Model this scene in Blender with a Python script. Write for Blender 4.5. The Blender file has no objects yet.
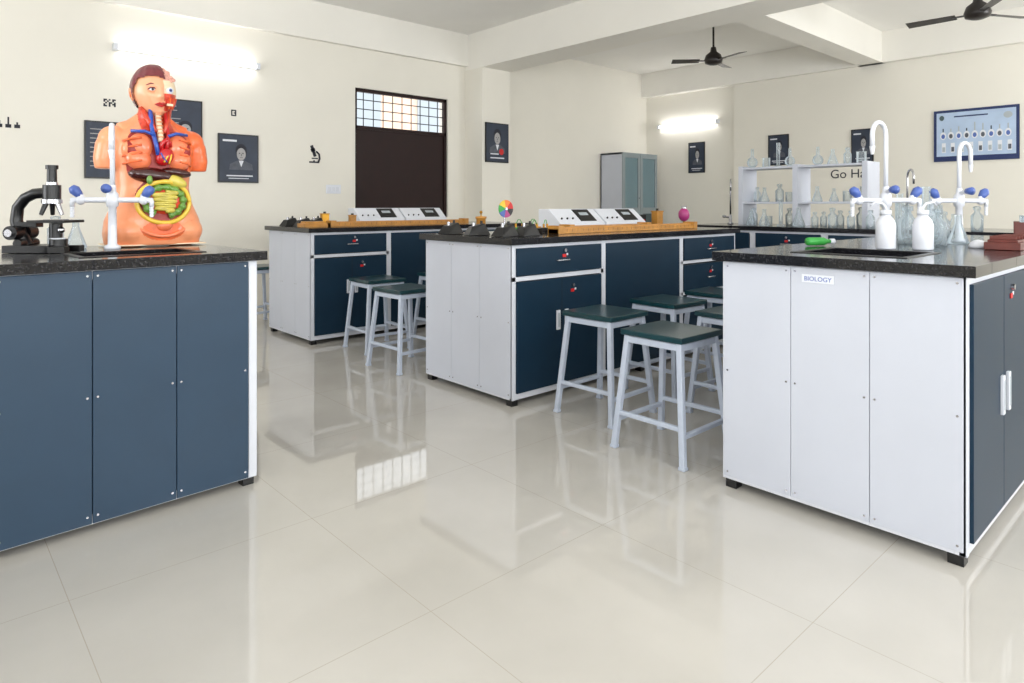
import bpy, math, random
from mathutils import Vector, Matrix
random.seed(7)
sc=bpy.context.scene
sc.view_settings.view_transform='Standard'
sc.view_settings.exposure=-0.1
pi=math.pi
# ------------------------------------------------------------ materials
def mat(name,col,rough=0.5,metal=0.0,noise=0.0,nscale=20,bump=0.0,emit=None,estr=0,coat=0.0,spec=0.5):
    m=bpy.data.materials.new(name); m.use_nodes=True
    nt=m.node_tree; b=nt.nodes['Principled BSDF']
    c=tuple((x/255.0)**2.2 for x in col)+(1,)
    b.inputs['Base Color'].default_value=c
    b.inputs['Roughness'].default_value=rough
    b.inputs['Metallic'].default_value=metal
    b.inputs['Coat Weight'].default_value=coat
    b.inputs['Specular IOR Level'].default_value=spec
    if emit:
        b.inputs['Emission Color'].default_value=tuple((x/255.0)**2.2 for x in emit)+(1,)
        b.inputs['Emission Strength'].default_value=estr
    if noise>0 or bump>0:
        tc=nt.nodes.new('ShaderNodeTexCoord'); n=nt.nodes.new('ShaderNodeTexNoise')
        n.inputs['Scale'].default_value=nscale; n.inputs['Detail'].default_value=4
        nt.links.new(tc.outputs['Object'],n.inputs['Vector'])
        if noise>0:
            r=nt.nodes.new('ShaderNodeValToRGB')
            r.color_ramp.elements[0].position=.3; r.color_ramp.elements[1].position=.7
            r.color_ramp.elements[0].color=tuple(max(0,x*(1-noise)) for x in c[:3])+(1,)
            r.color_ramp.elements[1].color=tuple(min(1,x*(1+noise)) for x in c[:3])+(1,)
            nt.links.new(n.outputs['Fac'],r.inputs['Fac']); nt.links.new(r.outputs['Color'],b.inputs['Base Color'])
        if bump>0:
            bp=nt.nodes.new('ShaderNodeBump'); bp.inputs['Strength'].default_value=bump; bp.inputs['Distance'].default_value=.01
            nt.links.new(n.outputs['Fac'],bp.inputs['Height']); nt.links.new(bp.outputs['Normal'],b.inputs['Normal'])
    return m
WALL=mat('wall_paint',(235,231,220),.75,noise=.02,nscale=1.5)
CEIL=mat('ceiling_paint',(243,241,236),.8,noise=.02,nscale=1.5)
BEAM=mat('beam_paint',(240,237,229),.75,noise=.02,nscale=1.5)
BLUE=mat('bluegrey_laminate',(48,67,86),.42,noise=.05,nscale=6,spec=.4)
TEAL=mat('teal_laminate',(25,47,64),.42,noise=.05,nscale=6,spec=.22)
WHT=mat('white_laminate',(196,200,211),.4,noise=.02,nscale=4)
FRM=mat('white_frame',(212,215,223),.35)
BLK=mat('black_plastic',(18,18,20),.35)
GAP=mat('dark_gap',(25,28,32),.8)
STEEL=mat('steel',(190,190,195),.25,metal=1)
REDM=mat('red_plastic',(200,30,30),.4)
SEAT=mat('stool_green',(14,54,60),.3,noise=.08,nscale=8,coat=.2)
LEG=mat('stool_leg_paint',(184,193,209),.35,noise=.03,nscale=30)
WPL=mat('white_plastic',(222,225,233),.3,coat=.2)
LBLUE=mat('tap_blue',(80,104,175),.35)
WOOD=mat('yellow_wood',(184,128,56),.4,noise=.18,nscale=18)
RWOOD=mat('red_wood',(100,46,38),.4,noise=.2,nscale=18)
BROWN=mat('shutter_brown',(38,19,18),.5,noise=.1,nscale=8,spec=.3)
GREEN=mat('green_plastic',(60,160,70),.4)
YEL=mat('yellow_plastic',(225,190,50),.4)
ORG=mat('orange_plastic',(225,120,40),.4)
PINK=mat('magenta_plastic',(170,60,120),.35)
BRASS=mat('brass',(190,140,60),.3,metal=1)
GREYB=mat('cabinet_grey',(170,178,184),.4)
TEALC=mat('cabinet_teal',(70,88,92),.3)
CFR=mat('cabinet_frame',(140,150,153),.35)
PAPER=mat('paper',(225,228,235),.7)
INK=mat('print_ink',(40,42,52),.7)
DKP=mat('poster_dark',(46,55,72),.45,noise=.15,nscale=9)
GRYP=mat('portrait_grey',(168,166,166),.6,noise=.12,nscale=30)
GRYD=mat('portrait_suit',(84,88,98),.6,noise=.2,nscale=30)
LBL=mat('poster_paleblue',(178,198,224),.5,noise=.08,nscale=6)
TUBE=mat('tube_glow',(255,255,255),.4,emit=(255,253,250),estr=18)
def granite():
    m=mat('black_granite',(20,20,22),.12); nt=m.node_tree; b=nt.nodes['Principled BSDF']
    tc=nt.nodes.new('ShaderNodeTexCoord'); v=nt.nodes.new('ShaderNodeTexNoise'); v.inputs['Scale'].default_value=180
    r=nt.nodes.new('ShaderNodeValToRGB'); r.color_ramp.elements[0].position=.58; r.color_ramp.elements[0].color=(.008,.008,.01,1)
    r.color_ramp.elements[1].position=.78; r.color_ramp.elements[1].color=(.09,.09,.10,1)
    nt.links.new(tc.outputs['Object'],v.inputs['Vector']); nt.links.new(v.outputs['Fac'],r.inputs['Fac']); nt.links.new(r.outputs['Color'],b.inputs['Base Color'])
    return m
GRAN=granite()
def glass(name,tint=(.9,.95,.97),fac=.22):
    m=bpy.data.materials.new(name); m.use_nodes=True; nt=m.node_tree; nt.nodes.clear()
    o=nt.nodes.new('ShaderNodeOutputMaterial'); mx=nt.nodes.new('ShaderNodeMixShader')
    t=nt.nodes.new('ShaderNodeBsdfTransparent'); t.inputs['Color'].default_value=tint+(1,)
    p=nt.nodes.new('ShaderNodeBsdfPrincipled'); p.inputs['Base Color'].default_value=(.75,.8,.83,1); p.inputs['Roughness'].default_value=.05
    f=nt.nodes.new('ShaderNodeFresnel'); f.inputs['IOR'].default_value=1.5
    ad=nt.nodes.new('ShaderNodeMath'); ad.operation='MULTIPLY_ADD'; ad.inputs[1].default_value=.9; ad.inputs[2].default_value=fac; ad.use_clamp=True
    nt.links.new(f.outputs[0],ad.inputs[0]); nt.links.new(ad.outputs[0],mx.inputs[0]); nt.links.new(t.outputs[0],mx.inputs[1]); nt.links.new(p.outputs[0],mx.inputs[2]); nt.links.new(mx.outputs[0],o.inputs[0])
    return m
GLS=glass('lab_glass',(.90,.935,.95),.14)
CGL=glass('cabinet_glass',(.45,.6,.62),.1)
def floor_mat():
    m=mat('polished_tiles',(214,208,196),.04); nt=m.node_tree; b=nt.nodes['Principled BSDF']
    N=nt.nodes.new; L=nt.links.new
    tc=N('ShaderNodeTexCoord'); sx=N('ShaderNodeSeparateXYZ'); L(tc.outputs['Object'],sx.inputs[0])
    def line(out,off):
        a=N('ShaderNodeMath'); a.operation='SUBTRACT'; a.inputs[1].default_value=off; L(out,a.inputs[0])
        d=N('ShaderNodeMath'); d.operation='DIVIDE'; d.inputs[1].default_value=.71; L(a.outputs[0],d.inputs[0])
        p=N('ShaderNodeMath'); p.operation='PINGPONG'; p.inputs[1].default_value=.5; L(d.outputs[0],p.inputs[0])
        l=N('ShaderNodeMath'); l.operation='LESS_THAN'; l.inputs[1].default_value=.0016; L(p.outputs[0],l.inputs[0]); return l.outputs[0]
    mx=N('ShaderNodeMath'); mx.operation='MAXIMUM'; L(line(sx.outputs[0],.32),mx.inputs[0]); L(line(sx.outputs[1],.746),mx.inputs[1])
    n=N('ShaderNodeTexNoise'); n.inputs['Scale'].default_value=2.2; n.inputs['Detail'].default_value=6; L(tc.outputs['Object'],n.inputs['Vector'])
    r=N('ShaderNodeValToRGB'); r.color_ramp.elements[0].position=.3; r.color_ramp.elements[1].position=.7
    r.color_ramp.elements[0].color=(.505,.48,.435,1); r.color_ramp.elements[1].color=(.565,.54,.495,1); L(n.outputs['Fac'],r.inputs['Fac'])
    c=N('ShaderNodeMix'); c.data_type='RGBA'; L(mx.outputs[0],c.inputs['Factor']); L(r.outputs['Color'],c.inputs['A']); c.inputs['B'].default_value=(.43,.39,.33,1)
    L(c.outputs['Result'],b.inputs['Base Color'])
    b.inputs['IOR'].default_value=1.72
    return m
FLOOR=floor_mat()
# ------------------------------------------------------------ mesh builder
class MB:
    def __init__(s): s.v=[];s.f=[];s.m=[];s.sm=[];s.mats=[]
    def mi(s,m):
        if m not in s.mats: s.mats.append(m)
        return s.mats.index(m)
    def add(s,vs,fs,m,smooth=False,M=None):
        o=len(s.v)
        for v in vs:
            v=Vector(v); s.v.append(M@v if M else v)
        k=s.mi(m)
        for f in fs: s.f.append(tuple(i+o for i in f)); s.m.append(k); s.sm.append(smooth)
    def box(s,x0,x1,y0,y1,z0,z1,m,M=None):
        vs=[(x0,y0,z0),(x1,y0,z0),(x1,y1,z0),(x0,y1,z0),(x0,y0,z1),(x1,y0,z1),(x1,y1,z1),(x0,y1,z1)]
        s.add(vs,[(0,3,2,1),(4,5,6,7),(0,1,5,4),(1,2,6,5),(2,3,7,6),(3,0,4,7)],m,False,M)
    def hexa(s,vs,m,M=None):
        s.add(vs,[(0,3,2,1),(4,5,6,7),(0,1,5,4),(1,2,6,5),(2,3,7,6),(3,0,4,7)],m,False,M)
    def strut(s,a,b,w,m,w2=None):
        a=Vector(a);b=Vector(b);d=(b-a).normalized()
        up=Vector((0,0,1)) if abs(d.z)<.9 else Vector((0,1,0))
        x=d.cross(up).normalized(); y=d.cross(x).normalized(); h=w/2; g=(w2 or w)/2
        q=[(-h,-g),(h,-g),(h,g),(-h,g)]
        s.hexa([a+x*i+y*j for i,j in q]+[b+x*i+y*j for i,j in q],m)
    def lathe(s,prof,m,c=(0,0,0),seg=20,M=None):
        vs=[];fs=[];n=len(prof)
        for r,z in prof:
            for k in range(seg):
                t=2*pi*k/seg; vs.append((r*math.cos(t),r*math.sin(t),z))
        for i in range(n-1):
            for k in range(seg):
                k2=(k+1)%seg; fs.append((i*seg+k,i*seg+k2,(i+1)*seg+k2,(i+1)*seg+k))
        T=Matrix.Translation(Vector(c)); 
        if M: T=T@M
        s.add(vs,fs,m,True,T)
    def cyl(s,a,b,r,m,seg=16,r2=None):
        a=Vector(a);b=Vector(b); L=(b-a).length
        q=(b-a).to_track_quat('Z','Y').to_matrix().to_4x4(); r2=r if r2 is None else r2
        s.lathe([(0,0),(r,0)],m,a,seg,q); s.lathe([(r,0),(r2,L)],m,a,seg,q); s.lathe([(r2,L),(0,L)],m,a,seg,q)
    def tube(s,pts,rad,m,seg=10):
        pts=[Vector(p) for p in pts]; n=len(pts); rs=rad if isinstance(rad,(list,tuple)) else [rad]*n
        vs=[];fs=[];prev=None
        for i,p in enumerate(pts):
            d=(pts[min(i+1,n-1)]-pts[max(i-1,0)]).normalized()
            if prev is None:
                up=Vector((0,0,1)) if abs(d.z)<.9 else Vector((1,0,0)); x=d.cross(up).normalized()
            else: x=(prev-d*prev.dot(d)).normalized()
            prev=x; y=d.cross(x)
            for k in range(seg):
                t=2*pi*k/seg; vs.append(p+(x*math.cos(t)+y*math.sin(t))*rs[i])
        for i in range(n-1):
            for k in range(seg):
                k2=(k+1)%seg; fs.append((i*seg+k,i*seg+k2,(i+1)*seg+k2,(i+1)*seg+k))
        fs.append(tuple(range(seg))[::-1]); fs.append(tuple((n-1)*seg+k for k in range(seg)))
        s.add(vs,fs,m,True)
    def ell(s,c,r,m,R=None,su=20,sv=12):
        vs=[];fs=[]
        for i in range(sv+1):
            ph=pi*i/sv
            for k in range(su):
                t=2*pi*k/su; vs.append((r[0]*math.sin(ph)*math.cos(t),r[1]*math.sin(ph)*math.sin(t),r[2]*math.cos(ph)))
        for i in range(sv):
            for k in range(su):
                k2=(k+1)%su; fs.append((i*su+k,(i+1)*su+k,(i+1)*su+k2,i*su+k2))
        T=Matrix.Translation(Vector(c)); 
        if R: T=T@R
        s.add(vs,fs,m,True,T)
    def build(s,name,loc=(0,0,0),rz=0,bevel=0):
        me=bpy.data.meshes.new(name); me.from_pydata([tuple(v) for v in s.v],[],s.f)
        for m in s.mats: me.materials.append(m)
        me.polygons.foreach_set('material_index',s.m); me.polygons.foreach_set('use_smooth',s.sm); me.update()
        o=bpy.data.objects.new(name,me); sc.collection.objects.link(o); o.location=loc; o.rotation_euler=(0,0,rz)
        if bevel:
            b=o.modifiers.new('bevel','BEVEL'); b.width=bevel; b.segments=2; b.limit_method='ANGLE'; b.angle_limit=1.0
        return o
def simple(name,x0,x1,y0,y1,z0,z1,m):
    b=MB(); b.box(x0,x1,y0,y1,z0,z1,m); return b.build(name)
def arcpts(c,r,a0,a1,n,ux,uz):
    return [Vector(c)+Vector(ux)*(r*math.cos(a0+(a1-a0)*i/n))+Vector(uz)*(r*math.sin(a0+(a1-a0)*i/n)) for i in range(n+1)]
# ------------------------------------------------------------ room
YW=6.95; XF=9.5; ZC=3.35; X0=-2.6; Y0=-2.6
simple('floor',X0,XF+.15,Y0,YW+.2,-.1,0,FLOOR)
simple('ceiling',X0,XF+.15,Y0,YW+.2,ZC,ZC+.1,CEIL)
WX0,WX1,WZ0,WZ1=3.84,5.19,.93,2.47
b=MB(); b.box(X0,WX0,YW,YW+.2,0,ZC,WALL); b.box(WX1,XF+.15,YW,YW+.2,0,ZC,WALL); b.box(WX0,WX1,YW,YW+.2,0,WZ0,WALL); b.box(WX0,WX1,YW,YW+.2,WZ1,ZC,WALL)
b.build('wall_north')
b=MB(); b.box(XF,XF+.15,Y0,YW,0,ZC,WALL); b.box(XF-.05,XF,Y0,5.27,0,ZC,WALL); b.build('wall_east')
def winwall(name,axis,fixed0,fixed1,a0,a1,wins,z0,z1):
    b=MB(); cur=a0
    def bx(p,q,zz0,zz1):
        if axis=='x': b.box(p,q,fixed0,fixed1,zz0,zz1,WALL)
        else: b.box(fixed0,fixed1,p,q,zz0,zz1,WALL)
    for p,q in wins:
        bx(cur,p,0,ZC); bx(p,q,0,z0); bx(p,q,z1,ZC); cur=q
    bx(cur,a1,0,ZC); b.build(name)
winwall('wall_south','x',Y0-.15,Y0,X0,XF+.15,[(-1.6,.6),(1.6,3.8),(6.3,8.5)],.9,2.5)  # openings in the unseen walls, put in to let daylight enter
winwall('wall_west','y',X0-.15,X0,Y0,YW+.2,[(-1.5,.7),(2.6,4.8)],.9,2.5)
def wframe(name,axis,f,p,q,z0,z1):
    b=MB()
    def st(u0,zz0,u1,zz1,w=.05):
        A=(u0,f,zz0) if axis=='x' else (f,u0,zz0); B=(u1,f,zz1) if axis=='x' else (f,u1,zz1); b.strut(A,B,w,FRM)
    for z in (z0+.03,z1-.03): st(p,z,q,z)
    for k in range(4): u=p+.03+(q-p-.06)*k/3; st(u,z0+.05,u,z1-.05)
    b.build(name)
for i,(p,q) in enumerate([(-1.6,.6),(1.6,3.8),(6.3,8.5)]): wframe('window_%d'%(i+2),'x',Y0-.07,p,q,.9,2.5)  # frames for the added, unseen openings
for i,(p,q) in enumerate([(-1.5,.7),(2.6,4.8)]): wframe('window_%d'%(i+5),'y',X0-.07,p,q,.9,2.5)
simple('beam_main',5.47,5.96,Y0,YW,2.88,ZC,BEAM)
simple('beam_north',X0,5.47,YW-.07,YW,2.93,ZC,BEAM)
simple('beam_cross',5.96,XF,3.12,3.42,2.95,ZC,BEAM)
simple('beam_east',XF-.15,XF,Y0,YW,2.95,ZC,BEAM)
simple('column_north',5.47,5.96,6.59,YW,0,2.88,WALL)
for n,a in (('baseboard_north',(X0,5.47,YW-.012,YW,0,.09)),('baseboard_east',(XF-.062,XF-.05,Y0,5.27,0,.09))):
    simple(n,*a,WALL)
# window 1
b=MB()
y=YW+.03
for x in (WX0+.02,WX1-.02): b.box(x-.02,x+.02,y,y+.05,WZ0,WZ1,BROWN)
for z in (WZ0+.02,2.01,WZ1-.02): b.box(WX0,WX1,y,y+.05,z-.02,z+.02,BROWN)
b.box(WX0+.04,WX1-.04,y+.02,y+.045,WZ0+.04,1.99,BROWN)
n=10
for k in range(1,n): x=WX0+(WX1-WX0)*k/n; b.cyl((x,y+.02,2.02),(x,y+.02,WZ1-.03),.006,BLK,8)
for k in range(1,4): z=2.01+(WZ1-2.03)*k/4; b.cyl((WX0+.03,y+.02,z),(WX1-.03,y+.02,z),.006,BLK,8)
b.build('window_1')
EXT=mat('exterior_plaster',(240,205,180),.8,noise=.08,nscale=2)
b=MB(); b.box(0,14,13,13.2,0,4.05,EXT)
for k in range(5): b.box(5.2+k*1.8,6.0+k*1.8,12.95,13.0,1.6,3.6,GREYB)
b.box(0,14,12.7,13,1.3,1.45,WHT)
b.build('neighbouring_building')
# ------------------------------------------------------------ benches
def handle(b,x,z,y=0,h=.12):
    b.box(x-.013,x+.013,y-.010,y,z-h/2,z+h/2,FRM); b.box(x-.006,x+.006,y-.012,y-.009,z-h/2+.015,z+h/2-.015,GREYB)
def lock(b,x,z,y=0):
    b.cyl((x,y,z),(x,y-.012,z),.010,STEEL,12); b.box(x-.016,x+.012,y-.004,y,z-.04,z-.022,REDM); b.box(x+.016,x+.028,y-.004,y,z-.03,z-.018,WPL)
def bench(name,loc,L,W,front,rz=0,endm=WHT,back=WHT,sink=None,face=TEAL,H=.91,foot=.05):
    b=MB(); zt=H-.035; zb=foot
    for x in (.03,L/2,L-.03):
        for y in (.03,W-.03): b.box(x-.022,x+.022,y-.022,y+.022,0,zb,BLK)
    core_top=zt if not sink else zt-.22
    b.box(.006,L-.006,.008,W-.008,zb+.005,core_top,GAP)
    fw=.032
    for x in (0,L-fw):
        for y in (0,W-fw): b.box(x,x+fw,y,y+fw,zb,zt,FRM)
    for z in (zb,zt-fw):
        b.box(fw,L-fw,0,fw,z,z+fw,FRM); b.box(fw,L-fw,W-fw,W,z,z+fw,FRM)
        b.box(0,fw,fw,W-fw,z,z+fw,FRM); b.box(L-fw,L,fw,W-fw,z,z+fw,FRM)
    for xe,s in ((0,-1),(L,1)):
        n=3; w=(W-.012)/n
        for k in range(n):
            y0=.006+k*w+.001; y1=.006+(k+1)*w-.001
            b.box(xe-.004,xe+.004,y0,y1,zb+.012,zt-.004,endm)
            for yy in (y0+.015,y1-.015):
                for zz in (zb+.03,(zb+zt)/2,zt-.02): b.cyl((xe+s*.004,yy,zz),(xe+s*.006,yy,zz),.004,STEEL,8)
    b.box(fw,L-fw,W-.006,W+.002,zb+fw,zt-fw,back)
    for c in front:
        x0,x1,t=c
        if t!='P':
            b.box(x0,x0+fw*.8,-.002,.02,zb,zt,FRM); b.box(x1-fw*.8,x1,-.002,.02,zb,zt,FRM)
        a0,a1=x0+fw*.8+.004,x1-fw*.8-.004
        if t=='DD':
            b.box(x0,x1,-.002,.02,zt-.2,zt-.175,FRM)
            b.box(a0,a1,-.012,.01,zt-.17,zt-.02,face); b.box(a0,a1,-.012,.01,zb+.035,zt-.205,face)
            xm=(a0+a1)/2
            b.tube([(xm-.05,-.012,zt-.1),(xm-.045,-.03,zt-.1),(xm+.045,-.03,zt-.1),(xm+.05,-.012,zt-.1)],.005,STEEL,8)
            lock(b,xm+.02,zt-.045,-.012); lock(b,xm+.09,zt-.25,-.012)
            b.box(xm-.002,xm+.002,-.0125,-.011,zb+.035,zt-.205,GAP)
            handle(b,xm-.035,zb+.40,-.012,.11); handle(b,xm+.035,zb+.40,-.012,.11)
        elif t=='D3':
            zz=[zt-.01,zt-.2,zt-.42,zb+.02]
            for k in range(3):
                b.box(a0,a1,-.012,.01,zz[k+1]+.025,zz[k]-.01,face); b.box(x0,x1,-.002,.02,zz[k+1],zz[k+1]+.02,FRM)
                xm=(a0+a1)/2; zm=(zz[k+1]+zz[k])/2
                b.tube([(xm-.05,-.012,zm),(xm-.045,-.03,zm),(xm+.045,-.03,zm),(xm+.05,-.012,zm)],.005,STEEL,8); lock(b,xm,zz[k]-.04,-.012)
        elif t=='K': b.box(x0+.02,x1-.02,-.004,.02,zb+.03,zt-.02,face)
        elif t=='D2':
            xm=(a0+a1)/2
            b.box(a0,xm-.002,-.012,.01,zb+.035,zt-.025,face); b.box(xm+.002,a1,-.012,.01,zb+.035,zt-.025,face)
            handle(b,xm-.04,zb+.42,-.012,.13); handle(b,xm+.04,zb+.42,-.012,.13); lock(b,xm+.1,zt-.07,-.012)
        elif t=='P':
            b.box(x0+.0012,x1-.0012,-.006,.006,zb+.004,zt-.004,face)
            for xx in (x0+.015,x1-.015):
                for z in (zb+.03,(zb+zt)/2,zt-.02): b.cyl((xx,-.006,z),(xx,-.008,z),.004,STEEL,8)
    o=.03
    if not sink: b.box(-o,L+o,-o,W+o,zt,H,GRAN)
    else:
        sx0,sx1,sy0,sy1=sink
        b.box(-o,sx0,-o,W+o,zt,H,GRAN); b.box(sx1,L+o,-o,W+o,zt,H,GRAN); b.box(sx0,sx1,-o,sy0,zt,H,GRAN); b.box(sx0,sx1,sy1,W+o,zt,H,GRAN)
        t=.012; z0=zt-.2
        SK_=BLK
        b.box(sx0-t,sx0,sy0-t,sy1+t,z0,zt,SK_); b.box(sx1,sx1+t,sy0-t,sy1+t,z0,zt,SK_); b.box(sx0,sx1,sy0-t,sy0,z0,zt,SK_); b.box(sx0,sx1,sy1,sy1+t,z0,zt,SK_); b.box(sx0-t,sx1+t,sy0-t,sy1+t,z0-t,z0,SK_)
        for (p,q,r,s_) in ((sx0-.02,sx0+.004,sy0-.02,sy1+.02),(sx1-.004,sx1+.02,sy0-.02,sy1+.02),(sx0,sx1,sy0-.02,sy0+.004),(sx0,sx1,sy1-.004,sy1+.02)):
            b.box(p,q,r,s_,H-.001,H+.003,SK_)
    return b.build(name,loc,rz,bevel=.0025)
LB=2.34
bench('lab_bench',(2.33,.545,0),LB,.80,[(0,.82,'D2'),(.82,1.56,'K'),(1.56,LB,'D2')],sink=(.16,.5,.22,.58),foot=.035)
bench('lab_bench',(2.385,2.625,0),LB,.80,[(0,.76,'DD'),(.76,1.60,'K'),(1.60,LB,'D3')],foot=.035)
bench('lab_bench',(2.29,4.84,0),LB,.80,[(0,.70,'DD'),(.70,1.60,'K'),(1.60,LB,'D3')],foot=.035)
LL=2.34; RL=.05; cl=Vector((1.0,2.585))
pl=(cl.x-LL*math.cos(RL),cl.y-LL*math.sin(RL))
pans=[]; x=LL-.034
while x>.1: pans.append((max(x-.262,.0),x,'P')); x-=.262
bench('lab_bench',(pl[0],pl[1],0),LL,.80,pans,rz=RL,face=BLUE,sink=(1.78,2.16,.1,.34),foot=.03)
bench('lab_bench',(5.30,3.40,0),2.6,.80,[(0,.62,'D3'),(.62,1.22,'D3'),(1.22,1.82,'D3'),(1.82,2.6,'K')],rz=-pi/2)
H=.91
def text(name,body,size,loc,rot,m,parent=None):
    c=bpy.data.curves.new(name,'FONT'); c.body=body; c.size=size; c.align_x='CENTER'; c.extrude=.0005
    o=bpy.data.objects.new(name,c); sc.collection.objects.link(o)
    dg=bpy.context.evaluated_depsgraph_get(); me=bpy.data.meshes.new_from_object(o.evaluated_get(dg)); bpy.data.objects.remove(o)
    o=bpy.data.objects.new(name,me); sc.collection.objects.link(o); me.materials.clear(); me.materials.append(m)
    o.location=loc; o.rotation_euler=rot; return o
b=MB(); b.box(-.001,.001,-.055,.055,-.014,.014,PAPER); lb=b.build('name_label',(2.33-.0055,.98,.833))
t=text('label_lettering','BIOLOGY',.022,(-.0015,0,-.008),(pi/2,0,-pi/2),LBLUE); t.parent=lb
# ------------------------------------------------------------ stools
def stool(loc,rz=0):
    b=MB(); h=.535; s=.155; t=.19
    b.box(-.16,.16,-.16,.16,h-.026,h,SEAT)
    for sx in (-1,1):
        for sy in (-1,1):
            b.strut((sx*(s-.02),sy*(s-.02),h-.026),(sx*t*.94,sy*t*.94,0.01),.026,LEG); b.box(sx*t*.94-.016,sx*t*.94+.016,sy*t*.94-.016,sy*t*.94+.016,0,.015,LEG)
    def at(z): return (s-.02)+(t*.94-(s-.02))*(h-.028-z)/(h-.04)
    q=at(h-.045)
    for s1 in (-1,1):
        b.strut((-q,s1*q,h-.045),(q,s1*q,h-.045),.022,LEG,.03); b.strut((s1*q,-q,h-.045),(s1*q,q,h-.045),.022,LEG,.03)
        z=.13; p=at(z); b.strut((-p,s1*p,z),(p,s1*p,z),.02,LEG)
        z=.16 ; p=at(z); b.strut((s1*p,-p,z),(s1*p,p,z),.02,LEG)
    return b.build('lab_stool',loc+(0,),rz,bevel=.004)
for p,r in (((2.52,1.71),0.0),((2.70,2.24),.03),((3.30,2.26),-.04),((3.87,2.26),.05),((3.2,1.76),.0),((3.8,1.74),.1),((2.48,3.80),.05),((2.63,4.42),-.05),((3.2,3.9),0),((3.25,4.4),.1),((2.33,6.03),.1)):
    stool(p,r)
# ------------------------------------------------------------ taps
def tap(loc,arm=0,neck=pi,hh=.50):
    b=MB(); r=.055; A=WPL
    b.lathe([(0,0),(.03,0),(.03,.012),(.017,.02),(.015,.17),(.022,.175),(.024,.2),(.022,.225),(.014,.235),(.012,.26)],A)
    z1=hh-r
    ux=(math.cos(neck),math.sin(neck),0)
    pts=[(0,0,.24),(0,0,z1-.05)]+arcpts(Vector(ux)*r+Vector((0,0,z1)),r,pi,0,12,ux,(0,0,1))+[Vector(ux)*2*r+Vector((0,0,z1-.05))]
    b.tube(pts,.0095,A,10)
    e=pts[-1]; b.cyl(e,e-Vector((0,0,.035)),.012,A,12,.006)
    d=Vector((math.cos(arm),math.sin(arm),0)); n=Vector((-d.y,d.x,0))
    for s in (-1,1):
        e=d*s*.115+Vector((0,0,.2)); b.cyl((0,0,.2),e,.011,A,12)
        b.ell(e,(.018,.018,.02),A)
        b.cyl(e,e+Vector((0,0,.022)),.012,A,12)
        b.lathe([(0,0),(.012,0),(.017,.014),(.021,.034),(.013,.050),(0,.053)],LBLUE,e+Vector((0,0,.014)),12,(d*s+Vector((0,0,1.2))).to_track_quat('Z','Y').to_matrix().to_4x4())
        b.cyl(e,e+d*s*.035,.012,A,12,.009)
        p=e+d*s*.03+Vector((0,0,-.008)); b.tube([e+d*s*.015,p,p+Vector((0,0,-.02))],[.010,.010,.009],A,10)
        for k in range(4): b.lathe([(.005,0),(.009,-.003),(.006,-.012)],A,p+Vector((0,0,-.018-k*.011)))
    b.cyl((0,0,.235),n*-.045+Vector((0,0,.245)),.010,A,12); b.lathe([(0,0),(.014,0),(.019,.03),(0,.04)],LBLUE,n*-.045+Vector((0,0,.245)),12,n.to_track_quat('-Z','Y').to_matrix().to_4x4())
    b.build('lab_tap',loc,0)
tap((3.135,1.03,H+.0005),arm=-.75,neck=pi*.95,hh=.535)
tap((3.72,.90,H+.0005),arm=-.6,neck=-.2,hh=.48)
tap((.605,3.085,H+.0005),arm=-.5,neck=-1.8,hh=.50)
def goose(loc,neck,hh=.42):
    b=MB(); r=.06; ux=(math.cos(neck),math.sin(neck),0); z1=hh-r
    b.lathe([(0,0),(.028,0),(.028,.01),(.016,.02),(.014,.08),(.009,.09)],STEEL)
    pts=[(0,0,.08),(0,0,z1-.04)]+arcpts(Vector(ux)*r+Vector((0,0,z1)),r,pi,0,12,ux,(0,0,1))+[Vector(ux)*2*r+Vector((0,0,z1-.05))]
    b.tube(pts,.008,STEEL,10); b.cyl((0,0,.06),(.0,.06,.07),.01,STEEL,10); b.ell((0,.065,.072),(.02,.02,.015),STEEL)
    b.build('swan_neck_faucet',loc)
goose((5.75,3.24,H+.0005),-2.6,.42); goose((5.7,1.72,H+.0005),-2.5,.45)
# ------------------------------------------------------------ glassware
def flask(b,c,s=1,m=GLS):
    b.lathe([(0,0),(.04*s,0),(.045*s,.008*s),(.018*s,.085*s),(.014*s,.1*s),(.014*s,.13*s),(.018*s,.133*s)],m,c,16)
def rflask(b,c,s=1,m=GLS):
    b.lathe([(0,0),(.02*s,.001),(.04*s,.02*s),(.045*s,.045*s),(.035*s,.075*s),(.014*s,.09*s),(.012*s,.16*s),(.016*s,.162*s)],m,c,16)
def beaker(b,c,s=1,m=GLS):
    b.lathe([(0,0),(.032*s,0),(.035*s,.004*s),(.035*s,.085*s),(.039*s,.09*s)],m,c,16)
def bottle(b,c,s=1,m=GLS):
    b.lathe([(0,0),(.032*s,0),(.033*s,.09*s),(.015*s,.11*s),(.013*s,.125*s),(.02*s,.128*s),(.02*s,.145*s),(0,.15*s)],m,c,16)
def mcyl(b,c,s=1,m=GLS):
    b.lathe([(0,0),(.03*s,0),(.03*s,.01*s),(.014*s,.014*s),(.014*s,.2*s),(.018*s,.205*s)],m,c,14)
KIND=[flask,rflask,beaker,bottle,mcyl,bottle,flask]
b=MB(); W=.13; Ls=1.06
for x in (0,.5,Ls): b.box(x-.022,x+.022,-W,W,0,.53,WHT)
for z in (.19,.50): b.box(.022,Ls-.022,-W+.01,W-.01,z,z+.018,WHT)
shf=b.build('reagent_shelf',(5.72,3.05,H+.0005),-pi/2,bevel=.002)
g=MB()
for z,n in ((.209,9),(.519,9),(.001,7)):
    for k in range(n):
        x=.07+(Ls-.14)*k/(n-1)
        if abs(x-.5)<.06: continue
        random.choice(KIND if z>.5 else [flask,beaker,bottle,bottle])(g,(x,random.uniform(-.05,.05),z),random.uniform(.8,1.1))
sg=g.build('shelf_glassware'); sg.parent=shf
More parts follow.
